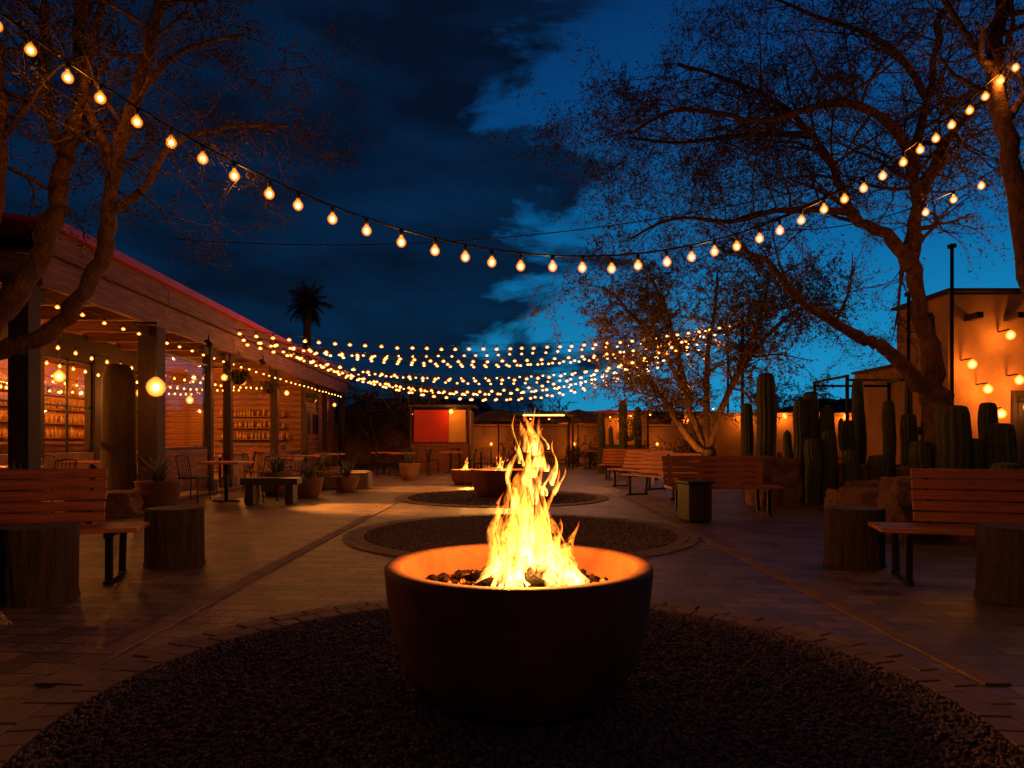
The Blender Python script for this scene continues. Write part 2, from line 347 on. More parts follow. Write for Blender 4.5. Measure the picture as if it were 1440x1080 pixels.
bb('ceiling_boards',(6.9,Lb,.05),(-3.5,Lb/2,3.66),'ceil')
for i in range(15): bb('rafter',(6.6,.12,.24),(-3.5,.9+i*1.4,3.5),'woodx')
for y,w in [(0,.26),(3.5,.34),(6.1,.18),(7.3,.18),(11,.2),(14.4,.2),(17.6,.2),(20.8,.24)]:
    bb('post',(w,w,3.22),(-.22,y,1.61),'post'); bb('post_bracket',(.12,.7,.16),(-.22,y,3.12),'post')
    bb('post_base',(w+.14,w+.14,.3),(-.22,y,.15),'conc')
bb('porch_floor',(7,Lb,.05),(-3.45,Lb/2,.027),'conc')
XW=-3.1
bb('wall_sill',(.2,12.5,.9),(XW,2.9,.45),'stucco2'); bb('wall_head',(.2,12.5,.55),(XW,2.9,3.2),'post')
for a,b in [(-3.4,-3.1),(2.25,2.6),(4.5,4.9),(6.7,7.1),(8.9,9.3)]: bb('wall_pier',(.24,b-a,2.4),(XW,(a+b)/2,1.9),'post')
wins=[(-3.1,-.4),(-.4,2.25),(2.6,4.5),(4.9,6.7),(7.1,8.9)]
for a,b in wins:
    add('window_pane',[(XW,a,.9),(XW,b,.9),(XW,b,2.93),(XW,a,2.93)],[(0,1,2,3)],M['glass'],B)
    k=max(2,round((b-a)/.9))
    for i in range(k+1): bb('mullion',(.05,.045 if 0<i<k else .08,2.03),(XW+.03,a+(b-a)*i/k,1.915),'black')
    for z in (.93,1.9,2.9): bb('transom',(.04,b-a,.04),(XW+.02,(a+b)/2,z),'black')
bb('room_back_wall',(.1,18.5,3.4),(-6.6,5.7,1.7),'stucco')
T=Tubes()
for z in (1.25,1.65,2.05,2.45):
    bb('shelf',(.25,17.5,.04),(-6.35,5.7,z),'wood')
    y=-2.8
    while y<14.3:
        y+=random.uniform(.09,.3); r=random.uniform(.035,.055); h=random.uniform(.2,.3)
        T.tube([(-6.35,y,z+.02),(-6.35,y,z+.02+h*.6),(-6.35,y,z+.02+h*.75),(-6.35,y,z+.02+h)],[r,r,r*.4,r*.35],7)
T.obj('bottles',M['bottle'],B)
bb('bar_counter',(.6,15,1.05),(-5.0,6,.52),'wood'); bb('bar_top',(.75,15.2,.06),(-5.0,6,1.08),'woodx')
for i in range(17):
    z=.1+i*.2
    bb('plank',(6.2,.05,.19),(-3.6,15.1+random.uniform(-.006,.006),z),'woodx')
    bb('side_plank',(.05,5.6,.19),(-.55+random.uniform(-.006,.006),17.95,z),'wood')
T=Tubes()
for z in (1.2,1.6,2.0):
    bb('end_shelf',(2.4,.26,.04),(-2.2,14.9,z),'woodx')
    x=-3.3
    while x<-1.1:
        x+=random.uniform(.08,.2); r=.04; h=random.uniform(.18,.28); T.tube([(x,14.9,z+.02),(x,14.9,z+.02+h*.6),(x,14.9,z+.02+h*.75),(x,14.9,z+.02+h)],[r,r,r*.4,r*.35],6)
T.obj('end_bottles',M['bottle'],B)
bb('end_counter',(2.8,.6,1.0),(-2.1,13.6,.5),'wood'); bb('end_counter_top',(3,.7,.06),(-2.1,13.6,1.03),'conc')
for y0,y1 in ((7.45,8.6),(9.9,10.85),(11.6,14.2)): bb('half_wall',(.16,y1-y0,.8),(-.3,(y0+y1)/2,.4),'stucco2'); bb('half_wall_cap',(.24,y1-y0+.04,.05),(-.3,(y0+y1)/2,.825),'woodx')
for y,z,h in ((15.9,1.9,.9),(17.2,1.8,.7),(19.2,1.9,1.0)): bb('menu_board',(.04,.7,h),(-.5,y,z),'black'); bb('menu_board_trim',(.05,.78,.05),(-.5,y,z+h/2+.03),'woodx')
for y0,y1 in ((3.7,5.95),):
    add('windbreak_pane',[(-.2,y0,1.0),(-.2,y1,1.0),(-.2,y1,2.8),(-.2,y0,2.8)],[(0,1,2,3)],M['glass'],B)
    for z in (1.0,2.8): bb('windbreak_rail',(.05,y1-y0,.05),(-.2,(y0+y1)/2,z),'black')
    bb('windbreak_panel',(.05,y1-y0,.85),(-.2,(y0+y1)/2,.55),'wood')
gl=[(r*1.0,z) for r,z in [(0.001,-.09),(.03,-.085),(.06,-.068),(.08,-.035),(.09,0),(.082,.04),(.06,.07),(.035,.09),(.02,.1)]]
def pendant(x,y,z,pw,s=1,top=3.4,parent=B,nm='pendant'):
    lathe(nm+'_globe',[(r*s*1.4,q*s*1.4) for r,q in gl],M['globe'],parent,(x,y,z),18)
    lathe(nm+'_core',[(.001,-.055*s),(.03*s,-.045*s),(.045*s,-.02*s),(.05*s,0),(.045*s,.02*s),(.03*s,.045*s),(.001,.055*s)],M['core'],parent,(x,y,z),12)
    T=Tubes(); T.tube([(x,y,z+.09*s),(x,y,top)],.008,5); T.obj(nm+'_cord',M['cable'],parent)
    lamp(nm+'_light',(x,y,z),pw,parent,.03)
for x,y,z,p in [(-2.4,1.2,2.55,38),(-2.4,4.4,2.4,42),(-2.4,7.6,2.3,50),(-2.4,10.4,2.3,55),(-2.1,12.6,2.3,90),(-4.6,.5,2.5,300),(-4.6,3.4,2.5,300),(-4.6,6.5,2.5,300),(-4.6,10,2.5,260),(-4.6,13,2.3,180)]:
    pendant(x,y,z,p,.9)
pendant(.20,2.75,2.07,13,1.3,3.2)
bb('lamp_arm',(.4,.04,.04),(.02,2.75,3.18),'black')
for y in (6.1,7.3,11,14.4,17.6):
    bb('lantern_arm',(.3,.03,.03),(.0,y,2.78),'black'); pendant(.13,y,2.55,9,.6,2.78,B,'post_lantern')
def bulbset(name,pts,parent,r=.022,s=1,zs=1):
    """round festoon bulbs hanging below pts"""
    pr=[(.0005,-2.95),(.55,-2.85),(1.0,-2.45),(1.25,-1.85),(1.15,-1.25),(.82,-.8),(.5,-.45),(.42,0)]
    V=[];F=[];S=10
    Vc=[];Fc=[];Ts=Tubes()
    for p in pts:
        b=len(V)
        for i in range(S):
            a=2*math.pi*i/S
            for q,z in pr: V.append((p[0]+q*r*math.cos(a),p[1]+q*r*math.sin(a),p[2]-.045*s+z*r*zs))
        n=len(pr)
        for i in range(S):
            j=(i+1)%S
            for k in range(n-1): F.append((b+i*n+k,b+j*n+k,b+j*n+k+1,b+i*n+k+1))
        cz=p[2]-.045*s-1.75*r*zs; c=len(Vc)
        for v in IV: Vc.append((p[0]+v[0]*r*.62,p[1]+v[1]*r*.62,cz+v[2]*r*.72*zs))
        for f in IF: Fc.append(tuple(int(x)+c for x in f))
        Ts.tube([p,(p[0],p[1],p[2]-.045*s-.3*r*zs)],[r*.45,r*.5],6)
    add(name+'_glass',V,F,M['shell'],parent,True); add(name+'_filament',Vc,Fc,M['core'],parent,True); Ts.obj(name+'_sockets',M['cable'],parent)  # outer shell is the added glow around the bulb
def strand(a,b,sag,spacing,r=.022,nlights=0,pw=5,bulbs=True,cr=.006,t0=.0,t1=1.,name='string_lights',ss=1,zs=1):
    a=Vector(a);b=Vector(b); g=root(name); n=80; pts=[]
    for i in range(n+1):
        t=i/n; p=a.lerp(b,t); p.z-=4*sag*t*(1-t); pts.append(p)
    T=Tubes(); T.tube(pts,cr,5); T.obj('cable',M['cable'],g)
    if not bulbs: return g
    L=[0]
    for i in range(n): L.append(L[-1]+(pts[i+1]-pts[i]).length)
    tot=L[-1]; s=tot*t0+spacing*.5; bp=[]
    j=0
    while s<tot*t1:
        while L[j+1]<s: j+=1
        q=(s-L[j])/(L[j+1]-L[j]); p=pts[j].lerp(pts[j+1],q); p=p+Vector((random.uniform(-.01,.01),random.uniform(-.01,.01),-random.uniform(0,.02))); bp.append(p); s+=spacing*random.uniform(.9,1.1)
    bulbset('bulb',bp,g,r,ss,zs)
    if nlights:
        st=len(bp)/nlights
        for i in range(nlights):
            p=bp[int((i+.5)*st)]; lamp('bulb_light',(p.x,p.y,p.z-.045*ss-1.75*r*zs),pw,g,.018)
    return g
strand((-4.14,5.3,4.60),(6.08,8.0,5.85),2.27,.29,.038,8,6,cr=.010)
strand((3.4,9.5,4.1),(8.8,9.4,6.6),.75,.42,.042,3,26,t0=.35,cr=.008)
strand((-4.5,-2.2,4.4),(5.5,-1.6,4.4),1.2,.4,.036,4,7,cr=.009)   # unseen swag added behind the camera to warm the bowl and foreground
strand((-6.4,13,5.0),(7.3,12,6.1),.62,1,bulbs=False,cr=.010,name='support_cable')
deep=[((-6.5,15.8,3.75),(6.8,20.0,4.7),.55,.36,4),
((-6.6,16.3,3.7),(6.1,20.0,4.4),.68,.38,3),
((-7.0,22,4.1),(6.4,23,4.8),.35,.40,3),
((-6.6,16.6,3.65),(5.0,19.0,3.9),.95,.34,4),
((-6.7,18.5,3.9),(5.0,21.0,4.1),1.4,.36,4),
((-7.1,24,4.1),(5.6,25,4.2),.85,.42,2),
((-7.2,27,4.0),(6.5,28,4.6),.5,.46,2),
((-7.3,29,4.0),(9.5,30,5.8),1.5,.5,2),
((-7.0,20,4.0),(7.4,22,5.0),1.97,.36,4),
((-6.8,19,3.95),(7.0,24,5.2),.95,.38,2),
((-6.9,21,4.0),(4.6,18,3.9),1.3,.36,3),
((-7.2,26,4.05),(6.0,26,4.6),1.3,.42,2),
((-6.9,20.5,4.0),(6.2,21.5,4.5),1.72,.38,2),
((-6.6,17.2,3.75),(6.9,26,5.0),.72,.42,2)]
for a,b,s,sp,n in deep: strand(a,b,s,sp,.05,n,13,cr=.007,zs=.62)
strand((-6.42,9.4,3.14),(-7.3,29.5,3.14),.06,.55,.032,0,zs=.7)
strand((-7.6,9.5,2.95),(-7.9,22,2.95),.25,.45,.03,0)
strand((-8.4,9.5,2.9),(-8.8,22,2.9),.3,.4,.03,0)
strand((-9.9,9.5,2.75),(-10.3,22,2.75),.2,.4,.03,0)
strand((-11.2,9.5,2.85),(-11.7,22,2.85),.35,.45,.035,0)
strand((-9.6,11,2.9),(-11.9,17,2.6),.3,.35,.035,0)
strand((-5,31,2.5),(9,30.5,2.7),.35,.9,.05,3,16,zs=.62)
for x,y,h in [(6.82,20.2,4.9),(9.52,30.1,6.0),(-7.35,29.2,4.2)]:
    g=root('light_pole',(x,y,0)); T=Tubes(); T.tube([(0,0,0),(0,0,h)],.05,8); T.obj('pole',M['black'],g); lathe('pole_base',[(0,.08),(.1,.08),(.12,0)],M['conc'],g,seg=12)
spotlight('eave_spotlight',(-5.95,13.4,3.05),(-2.7,11.7,0),5200,26)
spotlight('eave_spotlight',(-6.05,16.6,3.05),(-2.4,16.3,0),3400,30)
spotlight('pole_spotlight',(6.6,19.9,4.5),(1.5,16.0,0),6500,18)
spotlight('added_uplight',(5.0,18.9,.12),(5.4,20,2.2),160,80)  # uplights added to brighten the tree trunks
spotlight('added_uplight',(6.9,11.0,.12),(7.3,12,2.4),60,70)
spotlight('added_uplight',(6.9,19.0,.12),(6.6,20,3.2),130,80)
for x,y in [(-6.05,15.1),(-6.35,17.9),(-6.6,22.4)]:
    g=root('hanging_basket',(x,y,2.55)); lathe('basket',[(0,-.16),(.1,-.14),(.17,-.04),(.18,0),(.15,0),(0,-.03)],M['post'],g,seg=16); T=Tubes()
    for i in range(3): T.tube([(.17*math.cos(i*2.1),.17*math.sin(i*2.1),0),(0,0,.6)],.005,4)
    T.obj('chains',M['black'],g); T=Tubes()
    for i in range(60):
        a=random.uniform(0,6.28); q=random.uniform(.15,.36); T.tube([(0,0,-.02),(math.cos(a)*q*.6,math.sin(a)*q*.6,random.uniform(.05,.18)),(math.cos(a)*q,math.sin(a)*q,random.uniform(-.3,.05))],[.012,.014,.002],3)
    T.obj('trailing_leaves',M['cactus'],g)

g=root('oven_column',(-7.2,12.5,0)); lathe('column',[(.38,0),(.38,.3),(.30,.34),(.28,1.2),(.27,2.3),(.2,2.5),(.12,2.55),(0,2.55)],M['post'],g,seg=28)
def chair(x,y,rz):
    g=root('wire_chair',(x,y,0),rz); T=Tubes()
    for sx in(-.2,.2):
        T.tube([(sx,-.2,0),(sx*.9,-.18,.44)],.011,5); T.tube([(sx,.22,0),(sx*.9,.18,.44),(sx*.95,.26,.85)],.011,5)
    T.tube([(-.19,.26,.85),(0,.29,.88),(.19,.26,.85)],.011,5)
    for i in range(5):
        xx=-.14+i*.07; T.tube([(xx,.19,.45),(xx,.27,.86)],.006,4)
    T.obj('frame',M['black'],g); box('seat',(.4,.4,.025),(0,0,.45),M['black'],g)
def table(x,y,s=.75,h=.74):
    g=root('patio_table',(x,y,0)); box('top',(s,s,.045),(0,0,h),M['slat'],g)
    T=Tubes(); T.tube([(0,0,.02),(0,0,h)],.035,8); T.obj('pedestal',M['black'],g); box('foot_a',(.5,.06,.03),(0,0,.016),M['black'],g); box('foot_b',(.06,.22,.028),(0,.14,.016),M['black'],g); box('foot_c',(.06,.22,.028),(0,-.14,.016),M['black'],g)
for x,y in [(-7.6,10.3),(-8.0,13),(-7.6,15.6),(-7.7,18),(-5.4,12.9),(-5.2,15.5),(-5.5,18.2),(-3.6,22.5),(-2.2,24.5),(-4.5,24),(-1.2,26.5),(7.3,16.2),(1.2,26),(3.2,28),(-5.6,21)]:
    table(x,y)
    chair(x-.65,y+.1,math.radians(90+random.uniform(-15,15))); chair(x+.65,y,math.radians(-90+random.uniform(-20,20)))
    if random.random()<.6: chair(x+.1,y+.7,random.uniform(-.3,.3))
def planter(x,y,r,h,plant=True):
    g=root('clay_planter',(x,y,0)); lathe('pot',[(0,0),(r*.65,0),(r*.9,h*.4),(r,h*.92),(r*1.04,h),(r*.9,h),(r*.86,h*.8),(0,h*.8)],M['clay'],g,seg=28)
    if plant:
        T=Tubes()
        for i in range(34):
            a=random.uniform(0,6.28); q=random.uniform(.2,1.1)*r; hh=random.uniform(.2,.45)
            T.tube([(0,0,h*.78),(math.cos(a)*q*.5,math.sin(a)*q*.5,h+hh*.6),(math.cos(a)*q,math.sin(a)*q,h+hh)],[.012,.010,.002],3)
        T.obj('agave_leaves',M['cactus'],g)
for p in [(-4.15,13.9,.3,.4),(-3.75,15.4,.3,.35),(-5.0,14.5,.34,.5),(-3.0,20,.3,.5),(-4.6,17,.3,.5),(-6.0,8.2,.3,.45),(-5.75,11.1,.34,.5)]: planter(*p)
g=root('slab_bench',(-4.4,12.5,0),.1); box('seat',(1.0,.45,.12),(0,0,.42),M['dark'],g); box('support_a',(.14,.4,.36),(-.35,0,.18),M['dark'],g); box('support_b',(.14,.4,.36),(.35,0,.18),M['dark'],g)
g=root('box_planter',(-4.0,16.4,0)); box('box',(1.2,.5,.42),(0,0,.21),M['conc'],g,bev=.03); box('soil',(1.0,.34,.02),(0,0,.425),M['dirt'],g)

# ---------------------------------------------------------------- background structures
g=root('adobe_wall'); box('wall',(26,.35,1.9),(3,34,.95),M['stucco2'],g,bev=.05); box('cap',(26.1,.45,.1),(3,34,1.95),M['stucco'],g,bev=.03)
for i in range(5): box('pier',(.5,.5,2.05),(-9+i*6,33.9,1.02),M['stucco2'],g,bev=.04)
for x in (-1,3,7,11): lamp('wall_lamp',(x,32.9,1.0),36,g,.05)
for x in (-1,3,7,11):
    lathe('wall_lamp_globe',[(r*.9,q*.9) for r,q in gl],M['globe'],g,(x,32.9,1.0),12); box('lamp_stem',(.04,.04,.9),(x,32.9,.45),M['black'],g)
g=root('market_kiosk',(-2.9,27.5,0)); box('red_panel',(1.4,.08,1.3),(-.35,0,1.75),M['red'],g); box('yellow_panel',(.68,.08,1.3),(.7,0,1.75),M['yellow'],g); box('counter',(2.3,.6,1.05),(0,.1,.52),M['wood'],g); box('roof',(2.7,2.2,.1),(.1,.8,2.55),M['dark'],g)
for sx in(-1.15,1.15): box('kiosk_post',(.09,.09,2.5),(sx,-.15,1.25),M['post'],g)
box('side_wall',(.08,1.8,2.4),(1.2,1.0,1.2),M['stucco'],g)
pendant(.5,-.6,2.3,24,.8,2.5,g,'kiosk_lamp')
g=root('shade_canopy',(1.3,29,0)); box('canopy_roof',(2.6,2.0,.1),(0,0,2.25),M['dark'],g)
for sx in(-1.2,1.2):
    for sy in(-.9,.9): box('canopy_post',(.08,.08,2.2),(sx,sy,1.1),M['post'],g)
box('strip_lamp',(1.7,.05,.05),(0,-1.04,2.2),M['striplamp'],g)
for x in (-.6,.6): lamp('strip_light',(x,-1.1,2.12),16,g,.05)
g=root('market_stall',(4.6,28.2,0)); box('back_panel',(1.6,.06,1.2),(0,.4,1.5),M['yellow'],g); box('counter',(1.8,.5,1.0),(0,0,.5),M['wood'],g); box('roof',(2.2,1.4,.08),(0,.1,2.35),M['red'],g)
for sx in(-.95,.95): box('stall_post',(.07,.07,2.3),(sx,-.3,1.15),M['post'],g)
pendant(0,-.1,2.0,18,.8,2.3,g,'stall_lamp')
for x,y in [(-.6,30.5),(3.0,31)]:
    g=root('patio_umbrella',(x,y,0)); T=Tubes(); T.tube([(0,0,0),(0,0,2.6)],.03,8); T.obj('pole',M['post'],g)
    lathe('canopy',[(.001,2.6),(.6,2.42),(1.25,2.12),(1.27,2.0)],M['canvas'],g,seg=8,smooth=False); lathe('base',[(0,.08),(.28,.08),(.3,0)],M['conc'],g,seg=16)
g=root('distant_house',(-6,46,0)); box('walls',(9,6,3),(0,0,1.5),M['stucco2'],g); add('roof',[(-5,-3.4,3),(5,-3.4,3),(5,3.4,3),(-5,3.4,3),(-4,0,4),(4,0,4)],[(0,1,5,4),(1,2,5),(2,3,4,5),(3,0,4)],M['dark'],g); box('window_frame',(1.4,.05,1.1),(1.5,-3.04,1.7),M['dark'],g)
g=root('distant_house',(8,50,0)); box('walls',(12,6,2.9),(0,0,1.45),M['stucco2'],g); box('parapet',(12.3,6.3,.3),(0,0,3.05),M['stucco2'],g); box('door',(1,.06,2),(-2,-3.04,1),M['dark'],g)
for x in (-4,0,4):
    lathe('house_lamp_globe',[(r*1.6,q*1.6) for r,q in gl],M['globe'],g,(x,-3.4,2.6),10); lamp('house_light',(x,-3.5,2.5),60,g,.06)

# right adobe building
g=root('adobe_building'); 
box('main_block',(6,2.2,4.55),(13.0,16.7,2.275),M['stucco'],g,bev=.06); box('parapet_cap',(6.15,2.35,.08),(13.0,16.7,4.59),M['dark'],g)
box('side_block',(1.9,2.4,3.15),(11.2,19.3,1.575),M['stucco'],g,bev=.05); box('side_cap',(2.0,2.5,.07),(11.2,19.3,3.18),M['dark'],g)
box('door_frame',(1.2,.1,2.3),(12.0,15.58,1.15),M['post'],g); box('door',(1.0,.06,2.15),(12.0,15.52,1.08),M['dark'],g)
for i in range(6): box('viga',(.14,.5,.14),(10.4+i*.9,15.4,3.95),M['post'],g)
for x,z,p in [(11.1,3.5,22),(10.6,2.3,20),(10.25,2.85,20),(11.3,2.5,20),(10.9,1.75,12),(11.5,1.9,12)]:
    y=15.2; lathe('lantern_globe',[(r*1.2,q*1.2) for r,q in gl],M['globe'],g,(x,y,z),14); lathe('lantern_core',[(.001,-.05),(.04,-.03),(.045,0),(.04,.03),(.001,.05)],M['core'],g,(x,y,z),10)
    box('lantern_arm',(.03,.36,.03),(x,y+.2,z+.14),M['black'],g); lamp('lantern_light',(x,y,z),p,g,.03)
g=root('garden_wall'); box('wall',(5,.3,2.0),(9.0,22.6,1.0),M['stucco'],g,bev=.05); box('cap',(5.1,.4,.08),(9.0,22.6,2.04),M['stucco2'],g)
for x in (7.6,8.9,9.9,10.9):
    lathe('wall_lamp_globe',[(r*1.0,q*1.0) for r,q in gl],M['globe'],g,(x,22.3,1.95),12); lamp('wall_light',(x,22.2,1.9),18,g,.04)
g=root('steel_pergola',(9.2,17.6,0))
for sx in(-1,1):
    for sy in(-.9,.9): box('upright',(.07,.07,2.75),(sx,sy,1.37),M['black'],g)
    box('side_beam',(.06,1.9,.06),(sx,0,2.74),M['black'],g)
for sy in(-.9,.9): box('beam',(2,.06,.06),(0,sy,2.64),M['black'],g)
for x,y,h in [(8.25,14.2,4.2),(8.7,13.5,5.0)]:
    g=root('light_pole',(x,y,0)); T=Tubes(); T.tube([(0,0,0),(0,0,h)],.035,8); T.obj('pole',M['black'],g); box('pole_cap',(.12,.12,.08),(0,0,h),M['black'],g)

# hills
V=[];F=[];N=160
for i in range(N+1):
    x=-420+i*840/N
    h=12+10*noise.noise(Vector((x*.01,3,0)))+5*noise.noise(Vector((x*.035,1,0)))+2*noise.noise(Vector((x*.12,1,0)))
    h+=16*math.exp(-((x-205)/70)**2)+8*math.exp(-((x+120)/120)**2)
    V+=[(x,400,-1),(x,430,max(3,h)),(x,520,-1)]
for i in range(N):
    a=i*3; F+=[(a,a+3,a+4,a+1),(a+1,a+4,a+5,a+2)]
add('hills',V,F,M['hill'],None,True)

# ---------------------------------------------------------------- rocks, cacti
def boulder(name,x,y,sx,sy,sz,rz=0,seed=0,parent=None):
    bm=bmesh.new(); bmesh.ops.create_cube(bm,size=1); bmesh.ops.subdivide_edges(bm,edges=bm.edges[:],cuts=15,use_grid_fill=True)
    for v in bm.verts:
        p=v.co.copy(); q=p.normalized()*.62; v.co=p.lerp(q,.22); n=noise.noise(v.co*2.2+Vector((seed,seed*.7,0))); v.co*=1+.14*n+.10*noise.noise(v.co*5+Vector((seed,0,0)))+.06*noise.noise(v.co*13+Vector((seed,0,0)))
        v.co=Vector((v.co.x*sx,v.co.y*sy,(v.co.z+.42)*sz))
    me=D.meshes.new(name); bm.to_mesh(me); bm.free(); me.polygons.foreach_set('use_smooth',[True]*len(me.polygons)); me.materials.append(M['rock'])
    o=D.objects.new(name,me); col.objects.link(o); o.location=(x,y,0); o.rotation_euler=(0,0,rz); return o
bl=[(4.7,12.3,.8,.6,.9),(5.2,8.1,1.3,.8,.75),(6.5,8.3,1.4,.8,.8),(4.95,9.1,.9,.7,.55),(7.6,8.8,1.2,.9,.75),(6.7,13.2,1.2,.8,.75),(7.7,12.9,1.3,.8,.7),(6.3,11.5,1.3,.6,.5),(7.4,11.2,1.2,.7,.55),(8.5,11,1.1,.8,.6),(5.7,13.2,.7,.6,.5),(-6.2,10.4,.9,.6,.4),(5.6,11.0,.9,.6,.4),(5.8,9.6,1.0,.6,.45)]
for i,b in enumerate(bl): boulder('sandstone_boulder',*b,rz=random.uniform(-.25,.25),seed=i*3.1)
def cactcol(T,pts,rad,ribs=12):
    P=smoothline(pts,5); n=len(P); S=ribs*4; b=len(T.v)
    for i,p in enumerate(P):
        t=i/(n-1); e=1 if t<.86 else math.sqrt(max(0,1-((t-.86)/.14)**2)); r=rad*(.85+.15*math.sin(math.pi*min(1,t*1.2)))*max(e,.05)
        a=P[max(0,i-1)];c=P[min(n-1,i+1)]; tt=(c-a).normalized(); u=tt.cross(Vector((0,1,0.01))).normalized(); w=tt.cross(u)
        for k in range(S):
            an=2*math.pi*k/S; rr=r*(1+.12*math.cos(ribs*an)); T.v.append(p+(u*math.cos(an)+w*math.sin(an))*rr)
    for i in range(n-1):
        for k in range(S): T.f.append((b+i*S+k,b+i*S+(k+1)%S,b+(i+1)*S+(k+1)%S,b+(i+1)*S+k))
    T.f.append(tuple(b+(n-1)*S+k for k in range(S)))
def cactus(x,y,h,r,arms=0,name='saguaro_cactus'):
    g=root(name,(x,y,0)); T=Tubes(); cactcol(T,[(0,0,0),(0,0,h*.3),(.02,0,h*.6),(0,0,h*.8),(0,0,h*.9),(0,0,h*.95),(0,0,h)],r)
    for i in range(arms):
        s=1 if i%2 else -1; z=h*(.35+.12*i)
        cactcol(T,[(0,0,z),(s*r*2,.05,z+.02),(s*r*2.9,.05,z+.2),(s*r*3,.05,z+h*.3)],r*.6,9)
    T.obj('ribbed_stem',M['cactus'],g)
for c in [(5.95,16,2.75,.2,0),(5.6,16.3,2.05,.13,0),(6.2,16.4,2.4,.12,0),(5.5,13,1.95,.13,0),(5.72,13.1,2.1,.14,1),(5.95,12.9,1.8,.12,0),(5.55,12.6,1.2,.13,0),(5.85,12.6,1.35,.12,0),(7.35,11.4,1.75,.24,0),(8.15,11.4,1.45,.2,0),(7.8,11.6,1.2,.16,0),(6.95,12.6,1.9,.1,0),(7.0,11.7,1.15,.16,0),(8.9,14.6,3.9,.13,1),(6.5,14,1.9,.09,0),(7.9,13.6,1.7,.14,0),(8.6,12.2,1.3,.18,0),(3.9,24,2.6,.14,2),(3.2,24.5,2.2,.12,0),(4.6,25,2.4,.12,0),(6.55,12.2,.9,.17,0),(6.2,13.6,1.3,.12,0),(7.2,14.2,2.2,.1,0),(7.45,14.6,1.8,.1,0),(9.2,13.2,1.9,.15,0),(9.7,12.6,1.5,.16,0),(6.8,9.4,.85,.17,0),(8.0,15.8,2.6,.12,1),(6.35,12.9,1.55,.11,0),(6.1,12.3,1.0,.13,0)]: cactus(*c)

# ---------------------------------------------------------------- trees
class Tree:
    def __init__(s,seed): s.w=Tubes(); s.tw=Tubes(); s.lv=[];s.lf=[]; s.r=random.Random(seed)
    def leaf(s,p,sz):
        r=s.r; a=Vector((r.gauss(0,1),r.gauss(0,1),r.gauss(0,1))).normalized(); b=a.cross(Vector((r.gauss(0,1),r.gauss(0,1),r.gauss(0,1)))).normalized()
        n=len(s.lv); s.lv+=[p-a*sz,p+b*sz*.35,p+a*sz,p-b*sz*.35]; s.lf.append((n,n+1,n+2,n+3))
    def grow(s,p,d,L,r0,lev,kids,leafn,leafsz,droop,curl=.35):
        r=s.r; n=5 if lev>0 else 4; pts=[p]; 
        for i in range(n):
            d=(d+Vector((r.gauss(0,curl),r.gauss(0,curl),r.gauss(0,curl)-droop))*.6).normalized(); p=p+d*L/n; pts.append(p)
        rad=[r0*(1-.75*i/n) for i in range(n+1)]
        (s.w if r0>.02 else s.tw).tube(pts,rad,6 if r0>.02 else 3)
        if lev>0:
            for k in range(kids):
                t=r.uniform(.2,1)*n; i=min(n-1,int(t)); q=pts[i].lerp(pts[i+1],t-i)
                dd=(pts[i+1]-pts[i]).normalized(); nd=(dd*.6+Vector((r.gauss(0,.7),r.gauss(0,.7),r.gauss(0,.55)))).normalized()
                s.grow(q,nd,L*r.uniform(.45,.75),max(.003,rad[i]*.55),lev-1,kids,leafn,leafsz,droop,curl)
        if lev<=1:
            for k in range(leafn):
                t=r.uniform(.1,1)*n; i=min(n-1,int(t)); q=pts[i].lerp(pts[i+1],t-i)+Vector((r.gauss(0,.03),r.gauss(0,.03),r.gauss(0,.03))); s.leaf(q,leafsz*r.uniform(.6,1.3))
    def limb(s,pts,r0,r1,nb=0,start=.3,L=1.4,lev=2,kids=5,leafn=8,leafsz=.03,droop=.03,up=.2,curl=.35):
        P=smoothline(pts,5); n=len(P)
        for i in range(1,n-1): P[i]=P[i]+Vector((s.r.gauss(0,1),s.r.gauss(0,1),s.r.gauss(0,1)))*r0*.12
        rad=[(r0+(r1-r0)*(i/(n-1))**.8)*(1+.06*s.r.gauss(0,1)) for i in range(n)]
        s.w.tube(P,rad,10)
        for k in range(nb):
            t=(start+(1-start)*(k+s.r.random())/nb)*(n-1); i=min(n-2,int(t)); q=P[i].lerp(P[i+1],t-i); dd=(P[i+1]-P[i]).normalized()
            nd=(dd*.5+Vector((s.r.gauss(0,.8),s.r.gauss(0,.8),s.r.gauss(0,.6)+up))).normalized()
            s.grow(q,nd,L*s.r.uniform(.6,1.2),max(.008,rad[i]*.4),lev,kids,leafn,leafsz,droop,curl)
    def finish(s,name,lm):
        g=root(name); s.w.obj('trunk_and_limbs',M['treebark'],g); 
        if s.tw.v: s.tw.obj('twigs',M['treebark'],g)
        if s.lv: add('leaves',s.lv,s.lf,lm,g)
t=Tree(11); k=dict(L=1.7,lev=2,kids=7,leafn=13,leafsz=.026,droop=.04)
t.limb([(7.7,12,-.1),(7.55,12,.7),(7.5,12,1.5),(7.38,12,2.0)],.30,.22)
t.limb([(7.38,12,1.9),(7.38,12,2.65),(7.15,12,3.5),(7.06,12,4.3),(7.1,12,5.4),(7.1,12.1,6.15),(7.5,12.3,7.4),(7.75,12.3,8.9)],.19,.05,20,.45,**k)
t.limb([(7.4,12,1.7),(7.1,11.9,2.15),(6.5,11.8,2.7),(6.1,11.8,2.9),(5.4,11.6,3.2),(4.7,11.5,3.65),(4.3,11.4,4.1),(3.6,11.3,4.5)],.16,.03,11,.5,**{**k,'leafn':7})
t.limb([(7.06,12,4.2),(6.6,12.1,4.8),(6.1,12.2,5.15),(5.8,12.3,6.0),(5.4,12.3,6.65),(4.5,12.4,7.5),(3.0,12.4,8.0)],.13,.03,24,.3,**k)
